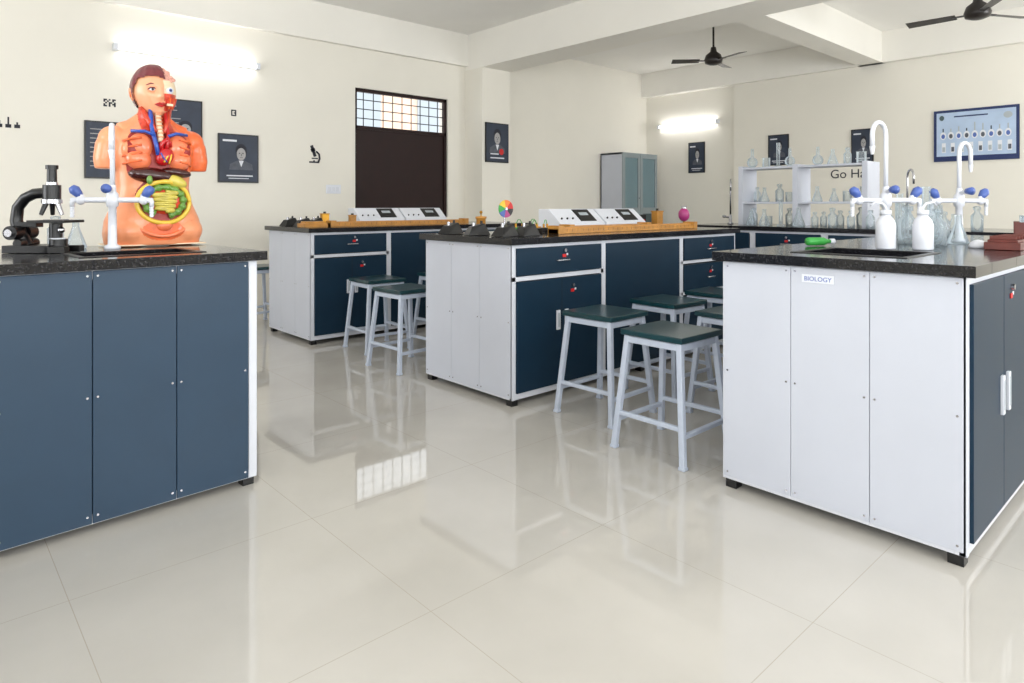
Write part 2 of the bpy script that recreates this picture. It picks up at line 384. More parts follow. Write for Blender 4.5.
g=MB()
for k in range(13):
    random.choice(KIND)(g,(random.uniform(-.28,-.2),-.1-k*.14,0),random.uniform(.8,1.2))
g.build('bench_glassware',(5.72,3.0,H+.001))
g=MB()
for k in range(8): random.choice([flask,rflask,bottle,mcyl])(g,(.06+k*.09,random.uniform(.0,.16),0),random.uniform(.9,1.3))
g.build('bench_glassware',(3.83,1.08,H+.001))
g=MB()
for x,y,s,k in ((0,0,1.1,bottle),(.09,.05,1.2,rflask),(.16,-.04,1,flask),(.0,.12,1.2,bottle),(.2,.1,1.3,mcyl)): k(g,(x,y,0),s)
g.build('glass_bottles',(3.38,.9,H+.001))
g=MB()
for x,y,s,k in ((0,0,.9,flask),(-.06,.07,.9,bottle)): k(g,(x,y,0),s)
g.build('conical_flask_set',(.50,3.22,H+.001))
def wash(loc,a):
    b=MB(); b.lathe([(0,0),(.034,0),(.037,.006),(.037,.1),(.030,.12),(.018,.135),(.018,.14)],WPL); b.lathe([(0,.158),(.021,.158),(.021,.138),(.018,.138)],WPL)
    d=Vector((math.cos(a),math.sin(a),0)); b.tube([(0,0,.158),(0,0,.17),d*.015+Vector((0,0,.185)),d*.05+Vector((0,0,.19)),d*.07+Vector((0,0,.175))],[.005,.005,.005,.004,.002],WPL,8)
    b.build('wash_bottle',loc)
wash((2.935,.965,H+.001),2.6); wash((2.985,.845,H+.001),-.5)
b=MB(); b.lathe([(0,0),(.035,0),(.034,.01),(.028,.022),(.016,.031),(0,.034)],WPL); b.build('watch_glass_dome',(3.30,.73,H+.001))
def dirx(a): return Matrix.Rotation(a,4,'Z')@Matrix.Rotation(pi/2,4,'Y')
b=MB(); b.lathe([(0,0),(.016,0),(.018,.01),(.018,.08),(.01,.095),(.009,.11),(0,.11)],GREEN,(0,0,.019),14,dirx(-.6)); b.lathe([(0,.11),(.012,.11),(.012,.13),(0,.13)],WPL,(0,0,.019),14,dirx(-.6))
b.build('dropper_bottle',(2.90,1.27,H+.001))
b=MB(); b.box(-.16,.16,-.06,.06,0,.03,RWOOD); b.box(-.15,.15,-.05,.05,.03,.04,RWOOD)
for k in range(6): b.box(-.14+k*.05,-.135+k*.05,-.045,.045,.04,.055,RWOOD)
b.build('wooden_slide_rack',(3.36,.63,H+.001),.0,.002)
b=MB(); b.box(-.12,.12,-.05,.05,0,.025,RWOOD)
for k in range(6): b.cyl((-.1+k*.04,0,.025),(-.1+k*.04,0,.13),.008,GLS,10)
b.box(-.12,.12,-.02,.02,.08,.09,RWOOD)
for s in (-1,1): b.box(s*.12-.006,s*.12+.006,-.03,.03,0,.1,RWOOD)
b.build('test_tube_rack',(3.85,.68,H+.001),.2,.001)
# ------------------------------------------------------------ center benches items
def console(loc,w=.48):
    b=MB(); d=.22; h=.15; h1=.05
    vs=[(0,0,0),(w,0,0),(w,d,0),(0,d,0),(0,0,h1),(w,0,h1),(w,d*.55,h),(0,d*.55,h),(w,d,h),(0,d,h)]
    b.add(vs,[(0,3,2,1),(0,1,5,4),(4,5,6,7),(7,6,8,9),(1,2,8,6,5),(0,4,7,9,3),(3,9,8,2)],WPL)
    nrm=Vector((0,-(h-h1),d*.55)).normalized(); 
    def pt(u,v,o=0): return Vector((u,v*d*.55,h1+v*(h-h1)))+nrm*o
    def panel(u0,u1,v0,v1,m,o=.004): b.hexa([pt(u0,v0,-.002),pt(u1,v0,-.002),pt(u1,v1,-.002),pt(u0,v1,-.002),pt(u0,v0,o),pt(u1,v0,o),pt(u1,v1,o),pt(u0,v1,o)],m)
    panel(w*.48,w*.84,.12,.94,BLK,.005); panel(w*.56,w*.76,.5,.72,GREYB,.006)
    for k in range(3): 
        p=pt(w*(.1+.12*k),.3,0); b.cyl(p,p+nrm*.010,.007,BLK,10)
    b.build('measurement_console',loc,0,.004)
for y,x0 in ((3.17,3.34),(5.38,3.02)):
    console((x0,y,H+.001)); console((x0+.5,y,H+.001))
def rail(loc,L=1.6):
    b=MB(); b.box(0,L,0,.085,0,.03,WOOD); b.box(.02,L-.02,.02,.065,.03,.04,WOOD)
    for k in range(int(L/.05)): b.box(.03+k*.05,.032+k*.05,.0-.001,.004,.012,.03,INK)
    for x in (.0,L-.05): b.box(x,x+.05,-.005,.09,0,.05,WOOD)
    b.build('wooden_metre_bridge',loc,0,.002)
rail((2.95,2.82,H+.001),1.55); rail((2.56,5.04,H+.001),1.45); 
rail((3.2,2.96,H+.001),.9)
def wedge(loc,rz):
    b=MB(); a=.07; c=.04
    b.hexa([(-a,-.05,0),(a,-.05,0),(a,.05,0),(-a,.05,0),(-c,-.03,.05),(c,-.03,.07),(c,.03,.07),(-c,.03,.05)],BLK)
    b.cyl((-.02,0,.05),(-.02,0,.075),.01,STEEL,10); b.cyl((.03,0,.06),(.03,0,.085),.008,BLK,10)
    b.build('rheostat_box',loc,rz,.003)
for p in ((2.47,3.28,.2),(2.49,3.05,-.3),(2.51,2.82,.1),(2.66,2.80,0)): wedge((p[0],p[1],H+.001),p[2])
def disc(loc):
    b=MB(); b.box(-.05,.05,-.035,.035,0,.015,WOOD); b.cyl((0,.01,.015),(0,.01,.16),.006,STEEL,10)
    cols=[REDM,ORG,YEL,GREEN,LBLUE,PINK,BLK]
    for k in range(14):
        t0=2*pi*k/14;t1=2*pi*(k+1)/14
        P=[(0,0)]+[(.056*math.cos(t0+(t1-t0)*i/3),.056*math.sin(t0+(t1-t0)*i/3)) for i in range(4)]
        vs=[(x,-.006,.155+z) for x,z in P]+[(x,.0,.155+z) for x,z in P]
        b.add(vs,[(0,1,2,3,4),(9,8,7,6,5),(1,6,7,2),(2,7,8,3),(3,8,9,4)],cols[k//2])
    b.cyl((0,-.012,.155),(0,.02,.155),.01,STEEL,12)
    b.build('newton_colour_disc',loc,-.1)
disc((2.80,3.14,H+.001))
b=MB(); b.lathe([(0,0),(.035,0),(.035,.012),(.03,.015),(.03,.09),(.036,.094),(.036,.106),(0,.108)],WOOD); b.cyl((0,0,.1),(0,0,.13),.004,BRASS); b.ell((0,0,.133),(.01,.01,.01),BRASS); b.build('wooden_electroscope',(2.68,3.24,H+.001))
def binding(loc,rz,m):
    b=MB(); b.box(-.05,.05,-.03,.03,0,.03,m)
    for x in (-.03,.03): b.cyl((x,0,.03),(x,0,.055),.007,BRASS,10)
    b.tube([(-.03,0,.05),(-.01,.0,.08),(.01,0,.08),(.03,0,.05)],.003,GREEN,6)
    b.build('terminal_block',loc,rz,.002)
for p,m in (((3.02,3.25,0),GREEN),((3.1,3.08,.4),BLK),((3.2,3.3,-.1),WOOD),((2.94,3.02,.2),BLK)): binding((p[0],p[1],H+.001),p[2],m)
def brassbox(loc,m=BRASS,s=1):
    b=MB(); b.box(-.05*s,.05*s,-.04*s,.04*s,0,.012,WOOD); b.box(-.04*s,.04*s,-.03*s,.03*s,.012,.12*s,m); b.box(-.045*s,.045*s,-.035*s,.035*s,.12*s,.13*s,m); b.cyl((0,0,.13*s),(0,0,.15*s),.012,BLK,12)
    b.build('weight_box',loc,0,.002)
brassbox((4.66,3.3,H+.001),WOOD); brassbox((2.72,5.47,H+.001),BRASS,.8); brassbox((2.90,5.3,H+.001),WOOD,.7)
for p in ((2.40,5.48,.2),(2.44,5.30,0),(2.58,5.36,.3)): wedge((p[0],p[1],H+.001),p[2])
b=MB(); b.box(0,.20,0,.14,0,.03,WOOD); b.box(.02,.18,.02,.12,.03,.045,WOOD); b.build('wooden_tray',(2.33,5.03,H+.001),0,.002)
b=MB(); b.lathe([(0,0),(.04,0),(.04,.01),(.008,.016),(.008,.05)],BLK); b.ell((0,0,.1),(.045,.045,.055),PINK); b.lathe([(0.02,.15),(.022,.17),(0,.175)],STEEL); b.build('plasma_globe',(4.66,3.04,H+.001))
b=MB(); b.box(-.08,.08,-.04,.04,0,.1,BLK); b.cyl((-.03,-.04,.05),(-.03,-.055,.05),.02,GREYB,12); b.cyl((.04,-.04,.05),(.04,-.05,.05),.012,REDM,12); b.build('power_supply',(4.44,3.35,H+.001),0,.003)
# ------------------------------------------------------------ glass cabinet in corner
b=MB(); cx0,cx1,cy0,cy1,ch=8.24,9.15,6.5,6.93,1.92
b.box(cx0,cx0+.02,cy0,cy1,.05,ch,WHT); b.box(cx1-.02,cx1,cy0,cy1,.05,ch,WHT); b.box(cx0,cx1,cy1-.02,cy1,.05,ch,WHT); b.box(cx0,cx1,cy0,cy1,ch-.03,ch,WHT); b.box(cx0,cx1,cy0,cy1,.05,.09,WHT)
for x in (cx0+.03,cx1-.03):
    for y in (cy0+.03,cy1-.03): b.box(x-.02,x+.02,y-.02,y+.02,0,.05,BLK)
for z in (.5,.9,1.25,1.6): b.box(cx0+.02,cx1-.02,cy0+.05,cy1-.02,z,z+.015,GREYB)
xm=(cx0+cx1)/2
for a,c in ((cx0,xm-.003),(xm+.003,cx1)):
    b.box(a,a+.06,cy0-.02,cy0,.09,ch-.0,CFR); b.box(c-.06,c,cy0-.02,cy0,.09,ch,CFR)
    for z0,z1 in ((.09,.16),(.95,1.05),(ch-.08,ch)): b.box(a+.06,c-.06,cy0-.02,cy0,z0,z1,CFR)
    b.box(a+.06,c-.06,cy0-.012,cy0-.008,1.05,ch-.08,CGL); b.box(a+.06,c-.06,cy0-.012,cy0-.008,.16,.95,TEALC)
b.box(cx0+.02,cx1-.02,cy1-.025,cy1-.02,.09,ch-.03,TEALC)
b.cyl((xm-.04,cy0-.02,1.2),(xm-.04,cy0-.05,1.2),.01,STEEL); 
for k in range(5): bottle(b,(cx0+.15+k*.15,6.7,1.266),1.2,WPL if k%2 else GREEN)
for k in range(5): bottle(b,(cx0+.15+k*.15,6.7,1.616),1.0,WPL if k%2==0 else GLS)
b.build('glass_door_cabinet',(0,0,0),0,.002)
# ------------------------------------------------------------ tube lights
def tubelight(loc,L,rz):
    b=MB(); b.box(-L/2,L/2,-.03,-.001,-.02,.02,WPL); b.box(-L/2-.02,-L/2+.02,-.07,-.001,-.03,.03,WPL); b.box(L/2-.02,L/2+.02,-.07,-.001,-.03,.03,WPL)
    b.cyl((-L/2+.02,-.05,0),(L/2-.02,-.05,0),.018,TUBE,14); b.build('tube_light',loc,rz)
tubelight((2.03,YW-.001,2.54),1.3,0); tubelight((XF-.001,6.11,2.42),1.1,-pi/2)
for x in (-1.8,1.1,4.4,8.4): tubelight((x,Y0+.002,2.75),1.2,pi)  # unseen south-wall fixtures, added to brighten the room
# ------------------------------------------------------------ fans
FANM=mat('fan_dark_brown',(34,29,27),.35)
def fan(loc,a0,zb=2.86,R=.5):
    b=MB(); z=zb-ZC
    b.cyl((0,0,-.001),(0,0,z+.05),.012,FANM); b.lathe([(0,-.001),(.05,-.001),(.045,-.03),(.015,-.06)],FANM)
    b.lathe([(0,z+.17),(.03,z+.165),(.04,z+.11),(.09,z+.07),(.11,z+.01),(.1,z-.03),(.05,z-.05),(0,z-.055)],FANM)
    for k in range(3):
        M=Matrix.Rotation(a0+k*2*pi/3,4,'Z')
        b.box(.08,.2,-.02,.02,z-.004,z+.004,FANM,M)
        b.hexa([(.17,-.05,z-.012),(R,-.065,z-.014),(R,.06,z+.010),(.17,.05,z+.008),(.17,-.05,z-.008),(R,-.065,z-.010),(R,.06,z+.014),(.17,.05,z+.012)],FANM,M)
    b.build('ceiling_fan',(loc[0],loc[1],ZC))
fan((7.28,4.33),.2); fan((7.3,1.62),-.5,R=.58)
# ------------------------------------------------------------ posters
DB=mat('poster_navy',(34,50,96),.5)
def poster(loc,w,h,rz,kind='portrait'):
    b=MB(); f=.014
    b.box(-w/2,w/2,-.018,-.001,-h/2,h/2,BLK)
    def P(x0,x1,z0,z1,m,o): b.box(x0*w/2,x1*w/2,-.018-o,-.017,z0*h/2,z1*h/2,m)
    fx=1-2*f/w; fz=1-2*f/h
    def D(cx,cz,rx,rz_,m,o,a0=0,a1=2*pi):
        vs=[(cx*w/2+rx*w/2*math.cos(a0+(a1-a0)*k/23),-.018-o,cz*h/2+rz_*h/2*math.sin(a0+(a1-a0)*k/23)) for k in range(24)]; b.add(vs,[tuple(range(24))],m)
    def T(pts,m,o): b.add([(x*w/2,-.018-o,z*h/2) for x,z in pts],[tuple(range(len(pts)))],m)
    def bust(cx,cz,s):
        T([(cx-.62*s,cz-.62*s),(cx+.62*s,cz-.62*s),(cx+.58*s,cz-.38*s),(cx+.2*s,cz-.22*s),(cx-.2*s,cz-.22*s),(cx-.58*s,cz-.38*s)],GRYD,.0016)
        T([(cx,cz-.5*s),(cx+.13*s,cz-.22*s),(cx-.13*s,cz-.22*s)],PAPER,.002)
        D(cx,cz+.20*s,.30*s,.31*s,INK,.0022); D(cx,cz+.06*s,.235*s,.27*s,GRYP,.0026)
        D(cx-.09*s,cz+.1*s,.04*s,.02*s,INK,.003); D(cx+.09*s,cz+.1*s,.04*s,.02*s,INK,.003); P(cx-.08*s,cx+.08*s,cz-.09*s,cz-.075*s,INK,.003); P(cx-.015*s,cx+.02*s,cz-.03*s,cz+.07*s,GRYD,.0028)
    if kind=='portrait':
        P(-fx,fx,-fz,fz,DKP,.001); bust(.12,.12,.95)
        P(-.78,-.1,.68,.76,PAPER,.002); P(-.6,.7,-.74,-.69,PAPER,.002); P(-.5,.5,-.84,-.81,PAPER,.002)
    elif kind=='text':
        P(-fx,fx,-fz,fz,DKP,.001)
        for k in range(9): P(-.8,-.8+random.uniform(.6,1.1),.7-k*.16,.73-k*.16,GRYP,.002)
        bust(.42,-.2,.75)
    elif kind=='anat':
        P(-fx,fx,-fz,fz,DKP,.001); bust(.0,.15,1.1); D(.35,-.45,.2,.16,REDM,.004); P(-.6,.1,-.6,-.54,PAPER,.004); P(-.6,.6,-.8,-.74,PAPER,.002)
    elif kind=='ware':
        P(-1,1,-1,1,DB,.0005); P(-.93,.93,-.9,.9,LBL,.001)
        P(-.5,.3,.70,.75,DB,.002)
        for k in range(9):
            x=-.78+k*.19; hh=random.uniform(.15,.4)
            P(x,x+.03,0,hh+.1,DKP if k%3==0 else GREYB,.002); D(x+.015,.0,.075,.15,PAPER,.0025); D(x+.015,-.02,.045,.09,GRYD if k%2 else LBLUE,.003)
        for k in range(8):
            x=-.8+k*.22; P(x,x+.10,-.66,-.28,PAPER,.002); P(x+.015,x+.085,-.62,-.44,GRYD if k%3==1 else GREYB,.0025)
        D(-.8,.7,.06,.1,TEALC,.002); D(.75,.65,.1,.12,GREYB,.002); P(-.93,.93,-.9,-.80,DB,.002)
    b.build('framed_poster',loc,rz)
W_=YW
poster((2.495,W_,1.57),.41,.50,0); poster((1.87,W_,1.87),.54,.5,0,'text'); poster((1.36,W_,1.59),.44,.52,0,'text')
poster((5.715,6.59,1.91),.40,.52,0,'anat')
xe=XF-.05
poster((XF,5.95,1.865),.30,.50,-pi/2,'portrait')
poster((xe,4.55,1.90),.31,.45,-pi/2,'portrait'); poster((xe,3.39,1.88),.28,.46,-pi/2,'portrait'); poster((xe,2.12,1.94),.86,.63,-pi/2,'ware')
t=text('wall_lettering','Go Ha \u2019S',.17,(xe-.002,3.5,1.46),(pi/2,0,-pi/2),INK)
def sticker(loc,cells,s=.02,rz=0,name='wall_sticker'):
    b=MB()
    for r,row in enumerate(cells):
        for c,ch in enumerate(row):
            if ch=='#': b.box((c-len(row)/2)*s,(c+1-len(row)/2)*s,-.002,-.0005,-(r+1)*s,-r*s,INK)
    b.build(name,loc,rz)
sticker((1.34,W_,2.06),["##.#.##","#.#..#.",".#.##.#","#..#.##","##.#..#"],.014); sticker((2.45,W_,2.07),["####","#..#","#.##","#..#","####"],.013)
b=MB()
for x,hh in ((-.06,.06),(0,.09),(.06,.05)):
    b.box(x-.02,x+.02,-.002,-.0005,0,.03,INK); b.box(x-.006,x+.006,-.002,-.0005,.03,hh,INK)
b.build('flask_wall_decal',(.60,W_,1.74))
b=MB(); b.box(-.06,.06,-.002,-.0005,0,.018,INK); b.box(-.03,.045,-.002,-.0005,.045,.058,INK); b.box(-.012,.008,-.002,-.0005,.018,.03,INK)
b.tube([(.045,-.008,.01),(.062,-.008,.05),(.055,-.008,.10),(.02,-.008,.13)],.010,INK,6); M=Matrix.Translation((-.002,0,.11))@Matrix.Rotation(-.35,4,'Y'); b.box(-.018,.018,-.002,-.0005,-.04,.09,INK,M); b.box(-.026,.026,-.002,-.0005,.02,.055,INK,M); b.build('microscope_wall_decal',(3.33,W_,1.56))
b=MB(); b.box(-.09,.09,-.012,-.001,-.05,.05,WPL)
for k in range(3): b.box(-.07+k*.05,-.035+k*.05,-.016,-.011,-.025,.025,FRM)
b.build('switch_board',(3.56,W_,1.27),0,.002)
# ------------------------------------------------------------ microscope
def microscope(loc,rz):
    b=MB()
    b.box(-.10,.07,-.06,.06,0,.028,BLK); b.box(.05,.13,-.06,-.03,0,.024,BLK); b.box(.05,.13,.03,.06,0,.024,BLK)
    b.cyl((.07,0,.02),(.07,0,.05),.03,BLK); b.cyl((.07,0,.05),(.07,0,.054),.024,WPL)
    pts=[(-.05,0,.02),(-.075,0,.07),(-.088,0,.12),(-.082,0,.17),(-.055,0,.205),(-.02,0,.222),(.03,0,.226)]
    b.tube(pts,[.026,.024,.021,.02,.02,.02,.02],BLK,14)
    b.box(-.075,.0,-.02,.02,.095,.115,BLK)
    b.box(-.01,.13,-.06,.06,.112,.122,BLK); b.box(.03,.09,-.03,.03,.122,.125,STEEL)
    b.cyl((.06,0,.055),(.06,0,.11),.022,BLK)
    for s in (-1,1):
        b.cyl((-.07,s*.015,.075),(-.07,s*.06,.075),.026,BLK,20); b.cyl((-.07,s*.06,.075),(-.07,s*.07,.075),.014,STEEL,16)
        b.cyl((-.05,s*.015,.035),(-.05,s*.05,.035),.016,BLK,16)
    b.cyl((.045,0,.2),(.045,0,.255),.03,BLK,20); b.cyl((.045,0,.255),(.045,0,.265),.02,STEEL,16)
    b.cyl((.045,0,.262),(.045,0,.315),.017,BLK,18,.016); b.cyl((.045,0,.315),(.045,0,.33),.021,BLK,18)
    b.cyl((.045,0,.2),(.045,0,.185),.034,STEEL,20); 
    for a in (0,2.1,4.2):
        p=Vector((.045+.02*math.cos(a),.02*math.sin(a),.187)); q=p+Vector((.018*math.cos(a),.018*math.sin(a),-.045)); b.cyl(p,q,.010,BLK if a else STEEL,12,.007)
    b.ell((.1,-.03,.085),(.012,.012,.012),STEEL)
    b.build('microscope',loc,rz,.002)
microscope((.36,3.06,H+.001),-.72)
# ------------------------------------------------------------ anatomical torso
SK=mat('model_skin',(240,152,108),.35,noise=.04,nscale=8,coat=.3)
SK2=mat('model_skin_face',(240,168,128),.35,coat=.3)
MUS=mat('model_muscle',(206,66,42),.35,noise=.3,nscale=40,coat=.3)
MUSO=mat('model_muscle_orange',(234,108,58),.35,noise=.15,nscale=30,coat=.3)
CAV=mat('model_cavity',(150,44,38),.4)
LUNG=mat('model_lung',(240,126,84),.3,noise=.12,nscale=30,coat=.4)
HEART=mat('model_heart',(186,24,30),.3,coat=.4)
VBL=mat('model_vein_blue',(38,78,170),.3,coat=.4)
LIV=mat('model_liver',(62,24,22),.25,coat=.5)
FAT=mat('model_fat_yellow',(236,196,70),.35,coat=.3)
INT=mat('model_intestine',(206,190,84),.35,noise=.15,nscale=30,coat=.4)
COL=mat('model_colon_green',(104,148,62),.35,noise=.2,nscale=30,coat=.4)
HAIR=mat('model_hair',(112,44,50),.35,noise=.2,nscale=40,coat=.3)
IVO=mat('model_bone',(238,214,180),.4)
BRN=mat('model_brain',(228,168,150),.35,noise=.2,nscale=60)
prof=[(0,.190,.115),(.05,.197,.125),(.11,.190,.125),(.18,.160,.112),(.25,.145,.102),(.32,.150,.104),(.39,.163,.108),(.44,.168,.106),(.48,.155,.095),(.505,.12,.08),(.525,.085,.068),(.545,.062,.06),(.62,.057,.058)]
def torso(loc,rz):
    t=MB(); n=36; vs=[];fs=[]
    for z,a,bb in prof:
        for k in range(n): 
            th=2*pi*k/n; cx=math.cos(th); sy=math.sin(th)
            e=.85; vs.append((a*abs(cx)**e*(1 if cx>0 else -1),bb*abs(sy)**e*(1 if sy>0 else -1),z))
    for i in range(len(prof)-1):
        for k in range(n): k2=(k+1)%n; fs.append((i*n+k,i*n+k2,(i+1)*n+k2,(i+1)*n+k))
    fs.append(tuple(range(n))[::-1]); fs.append(tuple((len(prof)-1)*n+k for k in range(n)))
    t.add(vs,fs,SK)
    for s in (-1,1):
        t.ell((s*.155,.0,.462),(.060,.060,.056),SK)
        t.tube([(s*.15,0,.475),(s*.172,0,.43),(s*.184,0,.37),(s*.184,0,.33)],[.048,.054,.049,.042],SK,18)
        t.ell((s*.075,-.080,.415),(.068,.036,.05),SK)
        t.tube([(s*.03,.01,.57),(s*.08,.01,.52),(s*.13,0,.498)],[.03,.036,.036],SK,12)
        t.ell((s*.105,-.03,.06),(.092,.095,.075),SK)
    tmp=t.build('tmp_body')
    m=tmp.modifiers.new('r','REMESH'); m.mode='VOXEL'; m.voxel_size=.004
    m2=tmp.modifiers.new('s','SMOOTH'); m2.iterations=20; m2.factor=.6
    dg=bpy.context.evaluated_depsgraph_get(); me=bpy.data.meshes.new_from_object(tmp.evaluated_get(dg)); bpy.data.objects.remove(tmp)
    b=MB(); b.v=[v.co.copy() for v in me.vertices]
    for m in (SK,MUS,MUSO,CAV): b.mi(m)
    for p in me.polygons:
        c=p.center; k=0
        if c.y<0:
            if c.z>.5 and abs(c.x)<.065: k=1
            elif ((c.x)/.125)**4+((c.z-.39)/.115)**4<1 and c.z>.31: k=3
            elif ((c.x-.01)/.105)**2+((c.z-.2)/.10)**2<1: k=3
            elif c.z>.33 and c.x>.11: k=2
            elif ((c.x-.01)/.085)**2+((c.z-.065)/.045)**2<1: k=2
        if c.z>.5 and c.x>.02 and k==0: k=2
        b.f.append(tuple(p.vertices)); b.m.append(k); b.sm.append(True)
    for s in (-1,1):
        b.ell((s*.070,-.086,.425),(.050,.034,.060),LUNG,Matrix.Rotation(s*.25,4,'Y'))
        b.ell((s*.080,-.090,.372),(.052,.036,.045),LUNG,Matrix.Rotation(-s*.2,4,'Y'))
        for k in range(4):
            z=.465-k*.033; b.tube([(s*.075,-.116-.003*k,z),(s*.105,-.112-.003*k,z-.006),(s*.128,-.092,z-.012),(s*.135,-.07,z-.016)],.005,MUSO,8)
    b.ell((.014,-.122,.385),(.034,.028,.042),HEART,Matrix.Rotation(.5,4,'Y'))
    b.tube([(0,-.12,.41),(.0,-.125,.44),(.018,-.122,.458),(.034,-.115,.448),(.038,-.11,.43)],.011,HEART,12)
    b.tube([(-.014,-.13,.39),(-.022,-.125,.44),(-.030,-.108,.49),(-.030,-.082,.54),(-.028,-.064,.60)],.009,VBL,10)
    b.tube([(.020,-.13,.42),(.028,-.12,.46),(.032,-.105,.49),(.031,-.082,.54),(.030,-.064,.60)],.008,HEART,10)
    b.tube([(-.022,-.12,.475),(-.06,-.112,.492),(-.11,-.088,.492)],.007,VBL,8); b.tube([(.028,-.12,.475),(.065,-.112,.490),(.115,-.088,.488)],.007,VBL,8)
    b.tube([(.0,-.115,.45),(0,-.105,.49),(0,-.082,.54),(0,-.068,.59)],.012,IVO,10)
    for k in range(7): b.tube([(-.012,-.1175+.005*k,.47+.017*k),(0,-.124+.0055*k,.472+.017*k),(.012,-.1175+.005*k,.47+.017*k)],.003,SK,6)
    for s in (-1,1): b.tube([(s*.016,-.108,.492),(s*.036,-.078,.54),(s*.056,-.035,.60)],[.007,.012,.012],MUS,10)
    for p in ([(.03,-.135,.405),(.018,-.148,.385),(.004,-.15,.36)],[(.035,-.142,.395),(.03,-.148,.375),(.025,-.145,.355)]): b.tube(p,.0035,FAT,8)
    b.tube([(-.008,-.146,.40),(.0,-.151,.38),(.016,-.15,.36)],.003,VBL,8)
    b.ell((-.025,-.094,.302),(.098,.050,.036),LIV,Matrix.Rotation(.10,4,'Y')); b.ell((.065,-.098,.318),(.065,.038,.022),LIV,Matrix.Rotation(.12,4,'Y'))
    b.ell((-.05,-.137,.283),(.012,.012,.02),COL)
    b.ell((.06,-.112,.278),(.050,.030,.028),INT,Matrix.Rotation(.4,4,'Y'))
    ring=[(.012+.105*math.cos(a),-.112-.022*(1-abs(math.cos(a))),.187+.090*math.sin(a)) for a in [2*pi*k/48 for k in range(49)]]
    b.tube(ring,.010,FAT,10)
    col=[]; N=60
    for k in range(N+1):
        a=-1.35+(2*pi-.75)*k/N; col.append((.012+.076*math.cos(a),-.122,.19+.062*math.sin(a)))
    b.tube(col,[.015+.0035*math.sin(k*1.3) for k in range(N+1)],COL,12)
    sn=[]
    for k in range(110):
        u=k/109; z=.232-.085*u; x=.012+(.050-.016*u)*math.sin(u*pi*9); sn.append((x,-.138-.005*math.cos(u*pi*18),z))
    b.tube(sn,.0082,INT,10)
    b.ell((.012,-.118,.19),(.07,.018,.055),MUS)
    b.ell((.012,-.122,.085),(.032,.022,.024),LUNG)
    rim=[(.01+.135*math.cos(a),-.128+.05*abs(math.cos(a))**3,.165+.125*math.sin(a)) for a in [pi+.5+(pi-1.0)*k/24 for k in range(25)]]
    b.tube(rim,.008,LUNG,8)
    hc=Vector((0,-.014,.676)); HT=Matrix.Translation(hc)@Matrix.Rotation(-.05,4,'Y')@Matrix.Translation(-hc)
    su,sv=72,54; vs=[]
    hb=MB()
    def g(x,s): return math.exp(-(x/s)**2)
    def hp(x,y,z):
        rx=.088*(1-.26*max(0,-z-.02)**1.1); ry=.098; rz_=.115
        X=x*rx; Y=y*ry; Z=z*rz_
        if z<-.3: Y-=.014*min(1,(-z-.3)*2)
        if y<0:
            f=-y
            Y-=(.024*g(x,.12)*g(z+.26,.13)+.013*g(x,.09)*g(z+.06,.2)+.006*g(abs(x)-.13,.06)*g(z+.30,.07))*f
            Y+=.011*(g(x-.36,.17)+g(x+.36,.17))*g(z-.0,.12)
            Y-=.006*g(z-.17,.09)*g(abs(x)-.3,.3)*f
            Y-=.009*g(x,.26)*g(z+.84,.12)
            Y-=.006*g(x,.28)*g(z+.56,.1)*f
            Y-=.004*g(abs(x)-.5,.2)*g(z+.25,.2)
        return Vector((X,Y,Z))+hc
    def dirs(i,k): 
        ph=pi*i/sv; t_=2*pi*k/su; return math.sin(ph)*math.cos(t_),math.sin(ph)*math.sin(t_),math.cos(ph)
    for i in range(sv+1):
        for k in range(su): vs.append(hp(*dirs(i,k)))
    grp={}
    hs=[]; 
    for i in range(sv):
        for k in range(su):
            k2=(k+1)%su; f=(i*su+k,(i+1)*su+k,(i+1)*su+k2,i*su+k2); x,y,z=dirs(i+.5,k+.5)
            m=SK2
            if x>.20 and z>-.75: m=MUS if z<-.12 else (IVO if z<.40 else BRN)
            grp.setdefault(m.name,(m,[]))[1].append(f)
            lim=.46 if y<-.45 else (.46-1.0*min(1,(y+.45)/.45) if y<0 else -.55)
            if z>lim+.06*math.sin(x*6+y*4) and x<.24: hs.append(f)
    for m,fs in grp.values(): hb.add(vs,fs,m,True)
    hv=[]
    for i in range(sv+1):
        for k in range(su):
            x,y,z=dirs(i,k); p=hp(x,y,z); hv.append(hc+(p-hc)*(1.08+.012*math.sin(k*1.3+z*6)))
    hb.add(hv,hs,HAIR,True)
    for k in range(26):
        u=k/25; y=-.075+.15*u; 
        for j in range(3):
            x=.034+.017*j; zz=math.sqrt(max(0,1-(x/.088)**2-((y)/.098)**2))*.115
            if (k+j)%2==0 and zz>.045: hb.ell(hc+Vector((x+.004*math.sin(k*2.1+j),y,zz-.001)),(.009,.007,.008),BRN,None,10,8)
    for s in (-1,1):
        e=hc+Vector((s*.031,-.0835,.002))
        if s<0:
            hb.ell(e,(.0145,.010,.0085),WPL); hb.ell(e+Vector((.001,-.0075,.0005)),(.0055,.004,.0058),BLK)
            hb.tube([e+Vector((-.017,-.003,-.001)),e+Vector((-.007,-.0105,.0075)),e+Vector((.006,-.0105,.0078)),e+Vector((.016,-.004,.001))],.0026,HAIR,8)
            hb.tube([e+Vector((-.016,-.003,-.002)),e+Vector((-.004,-.0095,-.0085)),e+Vector((.006,-.0095,-.008)),e+Vector((.015,-.004,0))],.0024,SK2,8)
            hb.tube([e+Vector((-.022,-.0,.018)),e+Vector((-.005,-.009,.026)),e+Vector((.016,-.009,.021))],[.0015,.003,.0025],HAIR,8)
    hb.ell(hc+Vector((.040,-.078,.002)),(.018,.017,.017),WPL); hb.ell(hc+Vector((.042,-.093,.002)),(.0075,.004,.0075),LBLUE); hb.ell(hc+Vector((.042,-.096,.002)),(.0035,.003,.0035),BLK)
